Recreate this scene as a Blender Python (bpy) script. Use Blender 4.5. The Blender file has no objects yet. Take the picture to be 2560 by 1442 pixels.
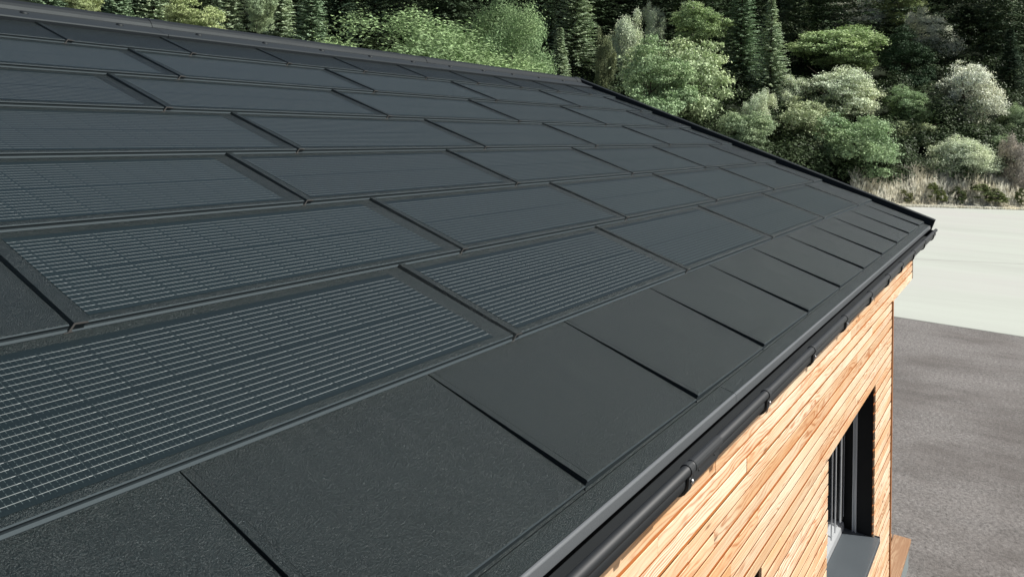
import bpy, math, random
import numpy as np
from mathutils import Matrix, Vector, noise as mnoise

# ------------------------------------------------------------------ camera, sky, sun, exposure
S = bpy.context.scene
COL = S.collection
YAW, PITCH, ROLL = 0.57587238, 0.03220756, 0.02767408
CAM = Vector((-7.89823, -0.81905, 0.79845))
fw = Vector((math.cos(PITCH)*math.cos(YAW), math.cos(PITCH)*math.sin(YAW), math.sin(PITCH)))
rt0 = Vector((math.sin(YAW), -math.cos(YAW), 0)); up0 = rt0.cross(fw)
rt = math.cos(ROLL)*rt0 + math.sin(ROLL)*up0
upv = -math.sin(ROLL)*rt0 + math.cos(ROLL)*up0
cd = bpy.data.cameras.new("camera"); cam = bpy.data.objects.new("camera", cd); COL.objects.link(cam)
cam.matrix_world = Matrix(((rt.x, upv.x, -fw.x, CAM.x), (rt.y, upv.y, -fw.y, CAM.y), (rt.z, upv.z, -fw.z, CAM.z), (0, 0, 0, 1)))
cd.sensor_width = 36; cd.sensor_fit = 'HORIZONTAL'
cd.lens = 1995.74/2560*36
cd.shift_y = -(721-250)/2560
cd.clip_start = 0.05; cd.clip_end = 2000
S.camera = cam

SUN_EL = math.radians(49); SUN_DIR = Vector((0.50, -0.866, 0)).normalized()
sd = Vector((SUN_DIR.x*math.cos(SUN_EL), SUN_DIR.y*math.cos(SUN_EL), math.sin(SUN_EL)))
W = bpy.data.worlds.new("World"); S.world = W; W.use_nodes = True
wn = W.node_tree.nodes; wl = W.node_tree.links
sky = wn.new('ShaderNodeTexSky'); sky.sky_type = 'NISHITA'; sky.sun_disc = False; sky.dust_density = 4.0; sky.ozone_density = 0.3; sky.air_density = 0.8
sky.sun_elevation = SUN_EL; sky.sun_rotation = math.atan2(SUN_DIR.x, SUN_DIR.y)
bg = wn['Background']; bg.inputs[1].default_value = 0.054
wl.new(sky.outputs[0], bg.inputs[0])
ld = bpy.data.lights.new("sun", 'SUN'); ld.energy = 4.6; ld.angle = math.radians(0.5); ld.color = (1, .97, .925)
sun = bpy.data.objects.new("sun", ld); COL.objects.link(sun)
sun.rotation_euler = sd.to_track_quat('Z', 'Y').to_euler()
S.view_settings.view_transform = 'Standard'; S.view_settings.look = 'None'
S.view_settings.exposure = 0.30; S.view_settings.gamma = 1
S.render.engine = 'CYCLES'
S.cycles.max_bounces = 6; S.cycles.diffuse_bounces = 2; S.cycles.transparent_max_bounces = 4
S.cycles.use_denoising = True

random.seed(7); RNG = np.random.default_rng(7)

# ------------------------------------------------------------------ helpers
class MB:
    """collects vertices and faces for ONE mesh object"""
    def __init__(s): s.v = []; s.f = []
    def add(s, vs, fs):
        n = len(s.v); s.v += [tuple(v) for v in vs]; s.f += [tuple(i+n for i in f) for f in fs]
    def box(s, x0, x1, y0, y1, z0, z1):
        s.add([(x0,y0,z0),(x1,y0,z0),(x1,y1,z0),(x0,y1,z0),(x0,y0,z1),(x1,y0,z1),(x1,y1,z1),(x0,y1,z1)],
              [(0,3,2,1),(4,5,6,7),(0,1,5,4),(1,2,6,5),(2,3,7,6),(3,0,4,7)])
    def extrude(s, prof, x0, x1, closed=True, caps=True):
        """profile of (y, z) swept along x; counter-clockwise seen from +x"""
        n = len(prof)
        vs = [(x0, a, b) for a, b in prof] + [(x1, a, b) for a, b in prof]
        fs = [(i, i+n, (i+1) % n+n, (i+1) % n) for i in range(n if closed else n-1)]
        if closed and caps: fs += [tuple(range(n)), tuple(range(2*n-1, n-1, -1))]
        s.add(vs, fs)
    def tube(s, pts, rads, seg=8):
        rings = []
        for i, p in enumerate(pts):
            p = Vector(p); d = Vector(pts[min(i+1, len(pts)-1)]) - Vector(pts[max(i-1, 0)])
            d.normalize(); a = d.orthogonal().normalized(); b = d.cross(a)
            rings.append([p + rads[i]*(math.cos(t)*a + math.sin(t)*b) for t in [2*math.pi*k/seg for k in range(seg)]])
        vs = [v for r in rings for v in r]; fs = []
        for i in range(len(rings)-1):
            for k in range(seg):
                fs.append((i*seg+k, i*seg+(k+1) % seg, (i+1)*seg+(k+1) % seg, (i+1)*seg+k))
        fs += [tuple(range(seg-1, -1, -1)), tuple((len(rings)-1)*seg+k for k in range(seg))]
        s.add(vs, fs)
    def mesh(s, name, mat, bevel=0, smooth=False):
        me = bpy.data.meshes.new(name); me.from_pydata(s.v, [], s.f); me.update()
        import bmesh
        bm = bmesh.new(); bm.from_mesh(me); bmesh.ops.recalc_face_normals(bm, faces=bm.faces)
        if bevel:
            bmesh.ops.bevel(bm, geom=[e for e in bm.edges if len(e.link_faces) == 2 and e.calc_face_angle(0) > .5],
                            offset=bevel, segments=1, affect='EDGES', clamp_overlap=True)
        bm.to_mesh(me); bm.free()
        if smooth:
            me.polygons.foreach_set('use_smooth', [True]*len(me.polygons))
        if mat: me.materials.append(mat)
        return me

def link(name, me, parent=None, loc=(0, 0, 0), rot=None):
    o = bpy.data.objects.new(name, me); COL.objects.link(o)
    if parent: o.parent = parent
    o.location = loc
    if rot: o.rotation_euler = rot
    return o
def tag(o, label=None, cat=None, group=None, kind=None):
    for k, v in (('label', label), ('category', cat), ('group', group), ('kind', kind)):
        if v: o[k] = v
    return o
def copy_tree(o, parent=None):
    c = o.copy(); COL.objects.link(c)
    if parent: c.parent = parent
    for ch in [q for q in bpy.data.objects if q.parent == o]: copy_tree(ch, c)
    return c

def mat(name, rough=.6, color=None, metallic=0, spec=.5):
    m = bpy.data.materials.new(name); m.use_nodes = True
    b = m.node_tree.nodes['Principled BSDF']
    b.inputs['Roughness'].default_value = rough; b.inputs['Metallic'].default_value = metallic
    b.inputs['Specular IOR Level'].default_value = spec
    b.inputs['Specular Tint'].default_value = (.86, .98, .99, 1) if name in ('stucco_anthracite_metal', 'solar_cell_glass', 'folded_lip_metal', 'flashing_metal', 'smooth_anthracite_metal') else (1, 1, 1, 1)
    if color: b.inputs['Base Color'].default_value = (*color, 1)
    return m, m.node_tree.nodes, m.node_tree.links, b
class NT:
    """small node-graph helper"""
    def __init__(s, m): s.n = m.node_tree.nodes; s.l = m.node_tree.links
    def _in(s, sock, v):
        if v is None: return
        if hasattr(v, 'is_output'): s.l.new(v, sock)
        elif isinstance(v, tuple) and len(v) == 3 and sock.type == 'RGBA': sock.default_value = (*v, 1)
        else: sock.default_value = v
    def math(s, op, a, b=None, c=None):
        n = s.n.new('ShaderNodeMath'); n.operation = op
        for i, v in enumerate((a, b, c)): s._in(n.inputs[i], v)
        return n.outputs[0]
    def mix(s, fac, a, b, blend='MIX'):
        n = s.n.new('ShaderNodeMix'); n.data_type = 'RGBA'; n.blend_type = blend
        s._in(n.inputs[0], fac); s._in(n.inputs[6], a); s._in(n.inputs[7], b); return n.outputs[2]
    def obj(s): return s.n.new('ShaderNodeTexCoord').outputs['Object']
    def xyz(s, v):
        n = s.n.new('ShaderNodeSeparateXYZ'); s.l.new(v, n.inputs[0]); return n.outputs
    def comb(s, x, y, z):
        n = s.n.new('ShaderNodeCombineXYZ')
        for i, v in enumerate((x, y, z)): s._in(n.inputs[i], v)
        return n.outputs[0]
    def scale(s, v, sc):
        n = s.n.new('ShaderNodeVectorMath'); n.operation = 'MULTIPLY'; s.l.new(v, n.inputs[0]); n.inputs[1].default_value = sc; return n.outputs[0]
    def addv(s, v, w):
        n = s.n.new('ShaderNodeVectorMath'); n.operation = 'ADD'; s._in(n.inputs[0], v); s._in(n.inputs[1], w); return n.outputs[0]
    def noise(s, v, sc=1, det=3, rough=.55, dist=0):
        n = s.n.new('ShaderNodeTexNoise'); s._in(n.inputs['Vector'], v); n.inputs['Scale'].default_value = sc
        n.inputs['Detail'].default_value = det; n.inputs['Roughness'].default_value = rough; n.inputs['Distortion'].default_value = dist
        return n.outputs[0]
    def ramp(s, fac, stops):
        n = s.n.new('ShaderNodeValToRGB'); s.l.new(fac, n.inputs[0]); e = n.color_ramp.elements
        while len(e) < len(stops): e.new(.5)
        for q, (p, c) in zip(e, stops):
            q.position = p; q.color = (*c, 1) if isinstance(c, tuple) else (c, c, c, 1)
        return n.outputs[0]
    def bump(s, h, strength, dist, bsdf):
        n = s.n.new('ShaderNodeBump'); n.inputs['Strength'].default_value = strength; n.inputs['Distance'].default_value = dist
        s.l.new(h, n.inputs['Height']); s.l.new(n.outputs[0], bsdf.inputs['Normal'])
    def island(s): return s.n.new('ShaderNodeNewGeometry').outputs['Random Per Island']
    def objinfo(s): return s.n.new('ShaderNodeObjectInfo').outputs

# ------------------------------------------------------------------ materials
def m_metal(name, col, rough, grain=420, bump=.35, var=.25, spec=.5):
    m, n, l, b = mat(name, rough, None, 0, spec); t = NT(m); P = t.obj()
    g = t.ramp(t.noise(P, grain, 2, .75), [(.32, 0.), (.72, 1.)]) if var > .5 else t.noise(P, grain, 2, .6)
    big = t.noise(P, 3.1, 3)
    a = tuple(c*(1-var) for c in col); c2 = tuple(c*(1+var) for c in col)
    c = t.mix(t.math('ADD', t.math('MULTIPLY', g, .75), t.math('MULTIPLY', big, .25)), a, c2)
    rnd = t.objinfo()['Random']
    c = t.mix(1.0, c, t.ramp(rnd, [(0, .86), (1, 1.14)]), 'MULTIPLY')
    l.new(c, b.inputs['Base Color'])
    r = t.math('ADD', t.math('MULTIPLY', big, .16), rough-.08); l.new(r, b.inputs['Roughness'])
    if var > .5:   # dust washed down the slope
        st = t.noise(t.scale(P, (26, 1.3, 1)), 1, 3)
        dst = t.math('MULTIPLY', t.ramp(st, [(.48, 0.), (.74, 1.)]), t.ramp(t.noise(P, 2.3, 2), [(.40, 0.), (.68, .5)]))
        c = t.mix(dst, c, (.026, .032, .033)); l.new(c, b.inputs['Base Color'])
    if bump: t.bump(g, bump, .0016, b)
    return m
M = {}
M['roof'] = m_metal('stucco_anthracite_metal', (.0045, .0088, .0094), .35, 330, 1.0, 1.1, .60)
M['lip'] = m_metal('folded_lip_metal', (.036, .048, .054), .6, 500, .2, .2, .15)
M['trim'] = m_metal('smooth_anthracite_metal', (.020, .025, .029), .55, 700, .12, .15, .3)
M['flash'] = m_metal('flashing_metal', (.011, .0135, .016), .58, 600, .3, .3, .3)
M['drip'] = m_metal('drip_metal_painted_sheen', (.12, .132, .14), .36, 500, .25, .2, .5)  # sun highlight along the nose painted in as a paler base colour
M['gutter'] = m_metal('gutter_metal', (.021, .025, .028), .56, 900, .05, .12, .5)
M['black'] = m_metal('black_lining', (.008, .009, .010), .55, 200, .2, .3, .3)
M['edge'] = mat('bare_aluminium_edge', .35, (.24, .23, .22), .6)[0]
M['bolt'] = mat('zinc_bolt', .3, (.45, .46, .47), .9)[0]
M['frame'] = mat('window_frame_grey', .32, (.022, .025, .028), 0, .6)[0]
M['rail'] = mat('aluminium_guide_rail', .3, (.72, .74, .75), .2)[0]
M['glass'] = mat('dark_window_glass', .04, (.006, .008, .009), 0, .7)[0]
M['bar'] = m_metal('weather_bar_metal', (.40, .42, .43), .4, 300, .1, .1, .5)
M['sill'] = m_metal('sill_metal', (.070, .083, .092), .42, 300, .2, .25, .5)

def m_cell():
    """dark cell glass with two banks of ten wires and fine cross fingers; local x along the eave, local y up the slope"""
    m, n, l, b = mat('solar_cell_glass', .36, None, 0, .62); t = NT(m); P = t.obj(); X, Y, Z = t.xyz(P)
    g = t.noise(P, 300, 2, .6)
    # wires: v = .052 + .0188 k (k 0..9) and .247 + .0188 k
    def bank(y0):
        q = t.math('DIVIDE', t.math('SUBTRACT', Y, y0), .0196)
        ok = t.math('MULTIPLY', t.math('GREATER_THAN', q, -.5), t.math('LESS_THAN', q, 9.5))
        d = t.math('ABSOLUTE', t.math('SUBTRACT', q, t.math('ROUND', q)))
        return t.math('MULTIPLY', ok, t.math('LESS_THAN', d, .029)), ok, t.math('MULTIPLY', ok, t.math('LESS_THAN', d, .40))
    w1, o1, g1 = bank(.041); w2, o2, g2 = bank(.243)
    wires = t.math('ADD', w1, w2); inb = t.math('ADD', o1, o2); gap_ok = t.math('ADD', g1, g2)
    # breaks between cells every .094, stepping a little from wire to wire
    fx = t.math('FRACT', t.math('DIVIDE', t.math('ADD', X, t.math('MULTIPLY', t.math('FLOOR', t.math('MULTIPLY', Y, 26.6)), .0012)), .0937))
    brk = t.math('GREATER_THAN', fx, .075)
    bead = t.math('MULTIPLY', wires, t.math('GREATER_THAN', fx, .93))
    wires = t.math('MULTIPLY', wires, t.math('ADD', .25, t.math('MULTIPLY', brk, .75)))
    fin = t.math('LESS_THAN', t.math('FRACT', t.math('DIVIDE', X, .0104)), .085)
    fin = t.math('MULTIPLY', fin, t.math('MULTIPLY', gap_ok, t.math('GREATER_THAN', t.noise(P, 60, 1), .36)))
    base = t.mix(g, (.0045, .0095, .0107), (.012, .0205, .0225))
    base = t.mix(1.0, base, t.ramp(t.objinfo()['Random'], [(0, .85), (1, 1.15)]), 'MULTIPLY')
    c = t.mix(t.math('MULTIPLY', fin, .8), base, (.075, .10, .10))
    c = t.mix(wires, c, (.275, .305, .30)); c = t.mix(bead, c, (.42, .46, .45))
    l.new(c, b.inputs['Base Color']); t.bump(g, .35, .001, b)
    return m
M['cell'] = m_cell()

def m_wood(name, light, mid, dark, along='x', knots=True, zs=1.0):
    m, n, l, b = mat(name, .62, None, 0, .25); t = NT(m); P = t.obj(); X, Y, Z = t.xyz(P)
    if along == 'z': X, Z = Z, X
    if along == 'flat': Y, Z = Z, Y
    r = t.island(); r7 = t.math('MULTIPLY', r, 97.0)
    v = t.comb(t.math('ADD', X, r7), t.math('ADD', t.math('MULTIPLY', Y, 6), r7), t.math('MULTIPLY', Z, 1))
    warp = t.noise(t.scale(v, (1.5, 1, 9)), 1, 3)
    rings = t.math('SINE', t.math('MULTIPLY', t.math('ADD', t.math('MULTIPLY', Z, 9*zs), t.math('MULTIPLY', warp, 1.5)), 42))
    rings = t.math('POWER', t.math('MULTIPLY', t.math('ADD', rings, 1), .5), 2.6)
    fine = t.noise(t.scale(v, (3, 60, 170)), 1, 2)
    soft = t.noise(t.scale(v, (.9, 2, 5)), 1, 2)
    c = t.mix(t.ramp(soft, [(.42, 0.), (.68, 1.)]), light, mid)
    amt = t.math('MULTIPLY', rings, t.ramp(t.noise(t.scale(v, (.7, 1, 3)), 2, 2), [(.36, 0.), (.64, .85)]))
    c = t.mix(amt, c, dark)
    c = t.mix(t.math('MULTIPLY', t.ramp(fine, [(.45, 0.), (.8, 1.)]), .30), c, dark)
    c = t.mix(1.0, c, t.ramp(r, [(0, (.80, .74, .66)), (.35, (1., 1., 1.)), (.75, (1.05, 1.06, 1.08)), (1, (.92, .86, .78))]), 'MULTIPLY')
    if knots:
        vo = n.new('ShaderNodeTexVoronoi'); vo.inputs['Scale'].default_value = 1
        l.new(t.scale(v, (2.4, .3, 17)), vo.inputs['Vector'])
        k = t.ramp(vo.outputs['Distance'], [(.045, 1.), (.10, 0.)])
        c = t.mix(t.math('MULTIPLY', k, .85), c, (.16, .07, .03))
    l.new(c, b.inputs['Base Color'])
    t.bump(t.math('ADD', fine, t.math('MULTIPLY', rings, .4)), .35, .0015, b)
    return m
M['larch'] = m_wood('larch_cladding', (.92, .76, .55), (.82, .50, .26), (.50, .185, .06))
M['batten'] = mat('backing_wood', .8, (.50, .19, .06), 0, .1)[0]
M['larch_dark'] = m_wood('larch_trim', (.52, .26, .12), (.45, .21, .09), (.30, .12, .05), 'z', False)
M['plank'] = m_wood('deck_plank', (.33, .20, .12), (.27, .15, .08), (.52, .38, .25), 'flat', False, 1)
M['brown'] = mat('brown_end_trim', .7, (.13, .10, .09))[0]

def m_ground():
    m, n, l, b = mat('dark_gravel', .92, None, 0, .2); t = NT(m); P = t.obj()
    fine = t.noise(P, 24, 5, .8); mid = t.noise(t.scale(P, (.62, .5, 1)), 1.1, 6, .68); st = t.noise(t.scale(P, (3.2, .28, 1)), 1.0, 4, .6)
    vo = n.new('ShaderNodeTexVoronoi'); vo.inputs['Scale'].default_value = 22; l.new(P, vo.inputs['Vector'])
    c = t.mix(t.ramp(fine, [(.30, 0.), (.70, 1.)]), (.064, .061, .059), (.335, .324, .312))
    c = t.mix(t.ramp(mid, [(.42, 0.), (.60, .85)]), c, t.mix(fine, (.060, .056, .053), (.20, .188, .178)))
    c = t.mix(t.math('MULTIPLY', t.ramp(st, [(.42, 0.), (.66, 1.)]), .16), c, (.33, .31, .295))
    peb = t.ramp(vo.outputs['Distance'], [(.10, 1.), (.2, 0.)])
    c = t.mix(t.math('MULTIPLY', peb, t.ramp(t.noise(P, 9, 2), [(.5, 0.), (.7, .5)])), c, (.50, .48, .45))
    l.new(c, b.inputs['Base Color']); t.bump(fine, .9, .02, b); return m
def m_pale():
    m, n, l, b = mat('pale_yard', .95, None, 0, .15); t = NT(m); P = t.obj()
    f = t.noise(P, 7, 4, .7); s = t.noise(t.scale(P, (.42, .07, 1)), 1.2, 4, .6); s2 = t.noise(t.scale(P, (.16, .09, 1)), 1.4, 3)
    c = t.mix(t.ramp(s, [(.36, 0.), (.66, 1.)]), (.475, .515, .462), (.43, .458, .415))
    c = t.mix(t.math('MULTIPLY', t.ramp(s2, [(.48, 0.), (.70, 1.)]), .6), c, (.47, .465, .45))
    c = t.mix(t.math('MULTIPLY', f, .22), c, (.43, .44, .42))
    l.new(c, b.inputs['Base Color']); t.bump(f, .25, .02, b); return m
M['ground'] = m_ground(); M['pale'] = m_pale()
def m_soil():
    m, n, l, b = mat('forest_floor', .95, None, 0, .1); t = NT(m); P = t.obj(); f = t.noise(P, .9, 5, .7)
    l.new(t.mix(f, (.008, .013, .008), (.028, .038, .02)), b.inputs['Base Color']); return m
M['soil'] = m_soil()
M['concrete'] = m_metal('concrete', (.26, .30, .30), .85, 60, .3, .2, .2)
def m_bark():
    m, n, l, b = mat('bark', .9, None, 0, .1); t = NT(m); P = t.obj(); f = t.noise(t.scale(P, (9, 9, 2)), 1, 4)
    l.new(t.mix(f, (.02, .017, .013), (.10, .085, .07)), b.inputs['Base Color']); return m
M['bark'] = m_bark()
M['silver_bark'] = mat('silver_bark', .8, (.42, .42, .40))[0]
def m_leaf(name, var=.85, gloss=.7, trans=.10, fixed=None):
    m, n, l, b = mat(name, gloss, None, 0, .12); t = NT(m)
    oi = t.objinfo(); r = t.island(); P = t.obj()
    big = t.noise(P, .8, 2)
    k = t.math('ADD', 1-var/2, t.math('MULTIPLY', r, var))
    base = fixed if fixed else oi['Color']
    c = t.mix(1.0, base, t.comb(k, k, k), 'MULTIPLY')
    c = t.mix(t.math('MULTIPLY', t.ramp(big, [(.4, 0.), (.7, 1.)]), .35), c, t.mix(1.0, c, (1.25, 1.1, .8), 'MULTIPLY'))
    l.new(c, b.inputs['Base Color'])
    tr = n.new('ShaderNodeBsdfTranslucent'); l.new(c, tr.inputs[0])
    mx = n.new('ShaderNodeMixShader'); mx.inputs[0].default_value = trans
    l.new(b.outputs[0], mx.inputs[1]); l.new(tr.outputs[0], mx.inputs[2])
    l.new(mx.outputs[0], n['Material Output'].inputs[0]); return m
M['leaf'] = m_leaf('leaves'); M['needle'] = m_leaf('needles', .5, .5, .1)
M['reed'] = m_leaf('dry_reeds', .5, .7, .3, (.88, .87, .77))
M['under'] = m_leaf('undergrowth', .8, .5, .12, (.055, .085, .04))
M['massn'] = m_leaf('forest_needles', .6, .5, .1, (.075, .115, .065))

# ------------------------------------------------------------------ the house
TH = 0.34319998; RH = 0.48211532
GZ = -3.0
XE = 0.45                     # verge
house = bpy.data.objects.new('timber_house', None); COL.objects.link(house); house.location = (0, 0, 0)
tag(house, 'timber clad house with a black metal roof carrying solar panels', 'house')
Rx = Matrix.Rotation(TH, 4, 'X')
def on_roof(name, me, u, v, n, parent):
    o = bpy.data.objects.new(name, me); COL.objects.link(o); o.parent = parent
    o.rotation_euler = (TH, 0, 0)
    o.location = (u, v*math.cos(TH)-n*math.sin(TH), v*math.sin(TH)+n*math.cos(TH)); return o
def sub(name, me, parent, loc=(0, 0, 0)):
    o = bpy.data.objects.new(name, me); COL.objects.link(o); o.parent = parent; o.location = loc; return o

# roof body: both slopes, a slab 0.2 thick below the covering
VT = 3.95; YR = VT*math.cos(TH); ZR = VT*math.sin(TH); XN = -9.6
b = MB()
th = .006
prof = [(.0, -.10), (.0, -th), (YR, ZR-th), (2*YR+.02, -th), (2*YR+.02, -.12), (YR, ZR-.22), (.28, -.10)]
b.extrude(prof, XN, XE+.02)
roof = link('roof', b.mesh('roof', M['trim']), house)

def lip_profile(n_low, n_high, L):
    """side profile (y up the slope, z off the roof): the folded lower edge steps out 5 mm under the plate"""
    return [(0.0, n_low), (.0025, n_low+.0022), (.006, n_low+.003), (L, n_high), (L, n_high-.004), (.02, .004), (-.004, .001),
            (-.004, n_low-.013), (.0015, n_low-.0095), (.0015, n_low-.004)]
def plate_mesh(name, w, x0, mtl, n_low=.022, n_high=.006, tilt=0., L=RH+.012):
    pr = lip_profile(n_low, n_high, L); k = len(pr)
    mb = MB(); nb = 2
    vs = [(x0, a, z+((tilt*(1-.85*a/L) if a > -.001 else tilt) if z > .0055 else 0)) for a, z in pr] + [(w, a, z) for a, z in pr]
    fs = [(i, i+k, (i+1) % k+k, (i+1) % k) for i in range(k)] + [tuple(range(k)), tuple(range(2*k-1, k-1, -1))]
    mb.add(vs, fs)
    if tilt:
        a_ = n_low+.003+tilt*(1-.022/w)+.0007; b_ = n_high+.15*tilt*(1-.022/w)+.0007
        mb.add([(x, v, (a_ if v < .1 else b_)-d) for d in (0, .002) for v in (.008, L-.01) for x in (.0205, .0232)], [(0, 1, 3, 2), (4, 6, 7, 5), (0, 2, 6, 4), (1, 5, 7, 3), (0, 4, 5, 1), (2, 3, 7, 6)])
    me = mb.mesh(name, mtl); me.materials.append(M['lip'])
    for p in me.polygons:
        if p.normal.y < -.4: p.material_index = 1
    return me
# the raised cover strip over a joint (a Z-shaped profile): dark web facing the near side, flange on top
def joint_mesh():
    mb = MB()
    prof = [(.001, .010), (.003, .0095), (.0125, .0305), (.043, .0285), (.0445, .0265), (.0445, .0245), (.016, .0255), (.010, .012), (.016, .008), (-.004, .007), (-.006, .009)]
    k = len(prof); L0, L1 = -.005, RH-.004
    dz = -.014
    vs = [(x, L0, z) for x, z in prof] + [(x, L1, z+dz) for x, z in prof]
    fs = [(i, (i+1) % k, (i+1) % k+k, i+k) for i in range(k)] + [tuple(range(k-1, -1, -1)), tuple(range(k, 2*k))]
    mb.add(vs, fs); me = mb.mesh('joint_cover', M['roof']); me.materials.append(M['edge'])
    for p in me.polygons:
        if p.normal.y < -.9: p.material_index = 1
    return me
JM = joint_mesh()
SP, LP = 1.4, .7
SOL = plate_mesh('solar_panel', SP+.006, .012, M['roof'])
PLAIN = plate_mesh('roof_panel', LP+.006, .012, M['roof'])
WIDE = plate_mesh('roof_panel', SP+.006, .012, M['roof'])
# the cell glass lies 1 mm proud of its plate
sl = (.006-.025)/(RH+.006)
def nz(v): return .025+sl*(v-.006)+.0008
def cell_mesh(x1):
    cb = MB()
    cb.add([(.058, .022, nz(.022)), (x1, .022, nz(.022)), (x1, .447, nz(.447)), (.058, .447, nz(.447)),
        (.058, .022, nz(.022)-.001), (x1, .022, nz(.022)-.001), (x1, .447, nz(.447)-.001), (.058, .447, nz(.447)-.001)],
       [(0, 1, 2, 3), (0, 4, 5, 1), (1, 5, 6, 2), (2, 6, 7, 3), (3, 7, 4, 0)])
    return cb.mesh('cell_glass', M['cell'])
CELL = cell_mesh(1.332)
sol0 = on_roof('solar_panel', SOL, 0, 0, 0, house)
sub('cell_glass', CELL, sol0); sub('joint_cover', JM, sol0)
pl0 = on_roof('roof_panel', PLAIN, 0, 0, 0, house); sub('joint_cover', JM, pl0)
used = set()
def put(src, u, j):
    o = src if src.name not in used else copy_tree(src, house)
    used.add(src.name)
    v = j*RH
    o.location = (u, v*math.cos(TH), v*math.sin(TH)); o.rotation_euler = (TH, 0, 0); return o
def end_piece(u, j):
    """plain cut piece between the last joint and the verge"""
    o = on_roof('roof_panel', plate_mesh('roof_panel', XE-u+.004, .012, M['roof']), u, j*RH, 0, house)
    sub('joint_cover', JM, o)
last = {1: -.312, 2: .032, 3: -.300, 4: .066, 5: -.266, 6: .105}
for j, ul in last.items():
    end_piece(ul, j)
    k = 1
    while ul-k*SP > -9.0:
        u = ul-k*SP
        if j == 2 and u < -7.5:
            o = on_roof('roof_panel', WIDE, u, j*RH, 0, house); sub('joint_cover', JM, o)
        elif j == 1 and -7.4 < u < -7.2:      # this one is a longer panel
            o = on_roof('solar_panel', plate_mesh('solar_panel', SP+.206, .012, M['roof']), u-.2, j*RH, 0, house)
            sub('cell_glass', cell_mesh(1.532), o); sub('joint_cover', JM, o)
        else: put(sol0, u-(.2 if j == 1 and u < -7.4 else 0), j)
        k += 1
end_piece(-.215, 7)
for k in range(1, 13): put(pl0, -.215-k*LP, 7)
# eave course: plain panels, the near edge of each folded up over its neighbour
def eave_panel(w):
    me = plate_mesh('roof_panel', w, .0, M['roof'], .010, .006, .012); return me
EP = eave_panel(LP-.001)
for k in range(0, 14):
    if k == 0: on_roof('roof_panel', eave_panel(XE+.004), 0.0, 0, 0, house)
    else: on_roof('roof_panel', EP, -k*LP, 0, 0, house)

# eave flashing: flat apron with a rounded nose, in 3 m lengths
fp = [(.03, .004), (-.050, -.0175)]
for a in range(0, 100, 12):
    t_ = math.radians(70+a); fp.append((-.0485+.0065*math.cos(t_), -.0240+.0065*math.sin(t_)))
nose = list(fp[1:]); fp = [(.03, .004), (-.047, -.0167), (-.047, -.0187), (.03, -.002)]
nose = [(-.047, -.0167)]+nose[1:]+[(-.0555, -.046), (-.0525, -.050), (-.049, -.047), (-.050, -.028), (-.047, -.021)]
fl = None
mb = MB()
xs = [XN, -8.41, -5.39, -2.37, XE]
for x0, x1 in zip(xs[:-1], xs[1:]): mb.extrude(fp, x0+.0012, x1-.0012)
fl = link('eave_flashing', mb.mesh('eave_flashing', M['roof']), house)

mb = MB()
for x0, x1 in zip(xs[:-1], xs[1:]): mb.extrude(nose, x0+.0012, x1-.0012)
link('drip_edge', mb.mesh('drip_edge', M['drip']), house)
# verge trim along the far gable: upstand with a rolled top
mb = MB()
vp = [(XE, -.02), (XE-.004, .048), (XE-.006, .060), (XE+.002, .068), (XE+.040, .068), (XE+.052, .060), (XE+.055, .046), (XE+.055, -.14), (XE+.046, -.14), (XE+.046, -.02)]
k = len(vp); v0, v1 = -.075, VT+.02
def RP(u, v, n): return (u, v*math.cos(TH)-n*math.sin(TH), v*math.sin(TH)+n*math.cos(TH))
mb.add([RP(u, v0, n) for u, n in vp] + [RP(u, v1, n) for u, n in vp],
       [(i, (i+1) % k, (i+1) % k+k, i+k) for i in range(k)] + [tuple(range(k)), tuple(range(2*k-1, k-1, -1))])
link('verge_trim', mb.mesh('verge_trim', M['trim']), house)

# ridge: perforated strip on the slope, round cap above a dark gap
mb = MB()
sp_ = [(3.700, .010), (3.700, .030), (3.704, .036), (3.712, .037), (3.720, .031), (3.880, .031), (3.895, .055), (3.905, .055), (3.905, .010)]
k = len(sp_)
for x0, x1 in ((XN, -8.05), (-8.048, -5.05), (-5.047, -2.42), (-2.417, XE-.01)):
    mb.add([RP(x0, v, n) for v, n in sp_] + [RP(x1, v, n) for v, n in sp_],
           [(i, i+k, (i+1) % k+k, (i+1) % k) for i in range(k)] + [tuple(range(k)), tuple(range(2*k-1, k-1, -1))])
strip = link('ridge_vent_strip', mb.mesh('ridge_vent_strip', M['trim']), house)
mb = MB()
def dome(c, r, h, axis_n):
    c = Vector(c); N = Vector((0, -math.sin(TH), math.cos(TH))); U = Vector((1, 0, 0)); V = U.cross(N)*-1
    rings = []
    for a in range(4):
        t_ = a*math.pi/6; rr = r*math.cos(t_); hh = h*math.sin(t_)
        rings.append([c+U*rr*math.cos(q)+V*rr*math.sin(q)+N*hh for q in [2*math.pi*i/12 for i in range(12)]])
    vs = [v for r_ in rings for v in r_]; fs = []
    for a in range(3):
        for i in range(12): fs.append((a*12+i, a*12+(i+1) % 12, (a+1)*12+(i+1) % 12, (a+1)*12+i))
    fs.append(tuple(36+i for i in range(12)))
    return vs, fs
SCR = MB(); SCR.add(*dome((0, 0, 0), .022, .012, 0)); SCM = SCR.mesh('screw', M['flash'], 0, True)
for i in range(17):
    sub('screw', SCM, strip, RP(-.07-.522*i, 3.815, .031))
def halfcap(x0, x1, R=.085, nseg=12, lipn=True):
    pr = []
    cy, cz = YR, ZR-.012
    for i in range(nseg+1):
        a = math.pi*(-.03+1.06*i/nseg); pr.append((cy-R*1.15*math.cos(a), cz+R*.86*math.sin(a)))
    inner = [(cy+(a-cy)*.95, cz+(z-cz)*.95) for a, z in reversed(pr)]
    m_ = MB(); m_.extrude(pr+inner, x0, x1); return m_
cap = None
mb = MB()
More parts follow.
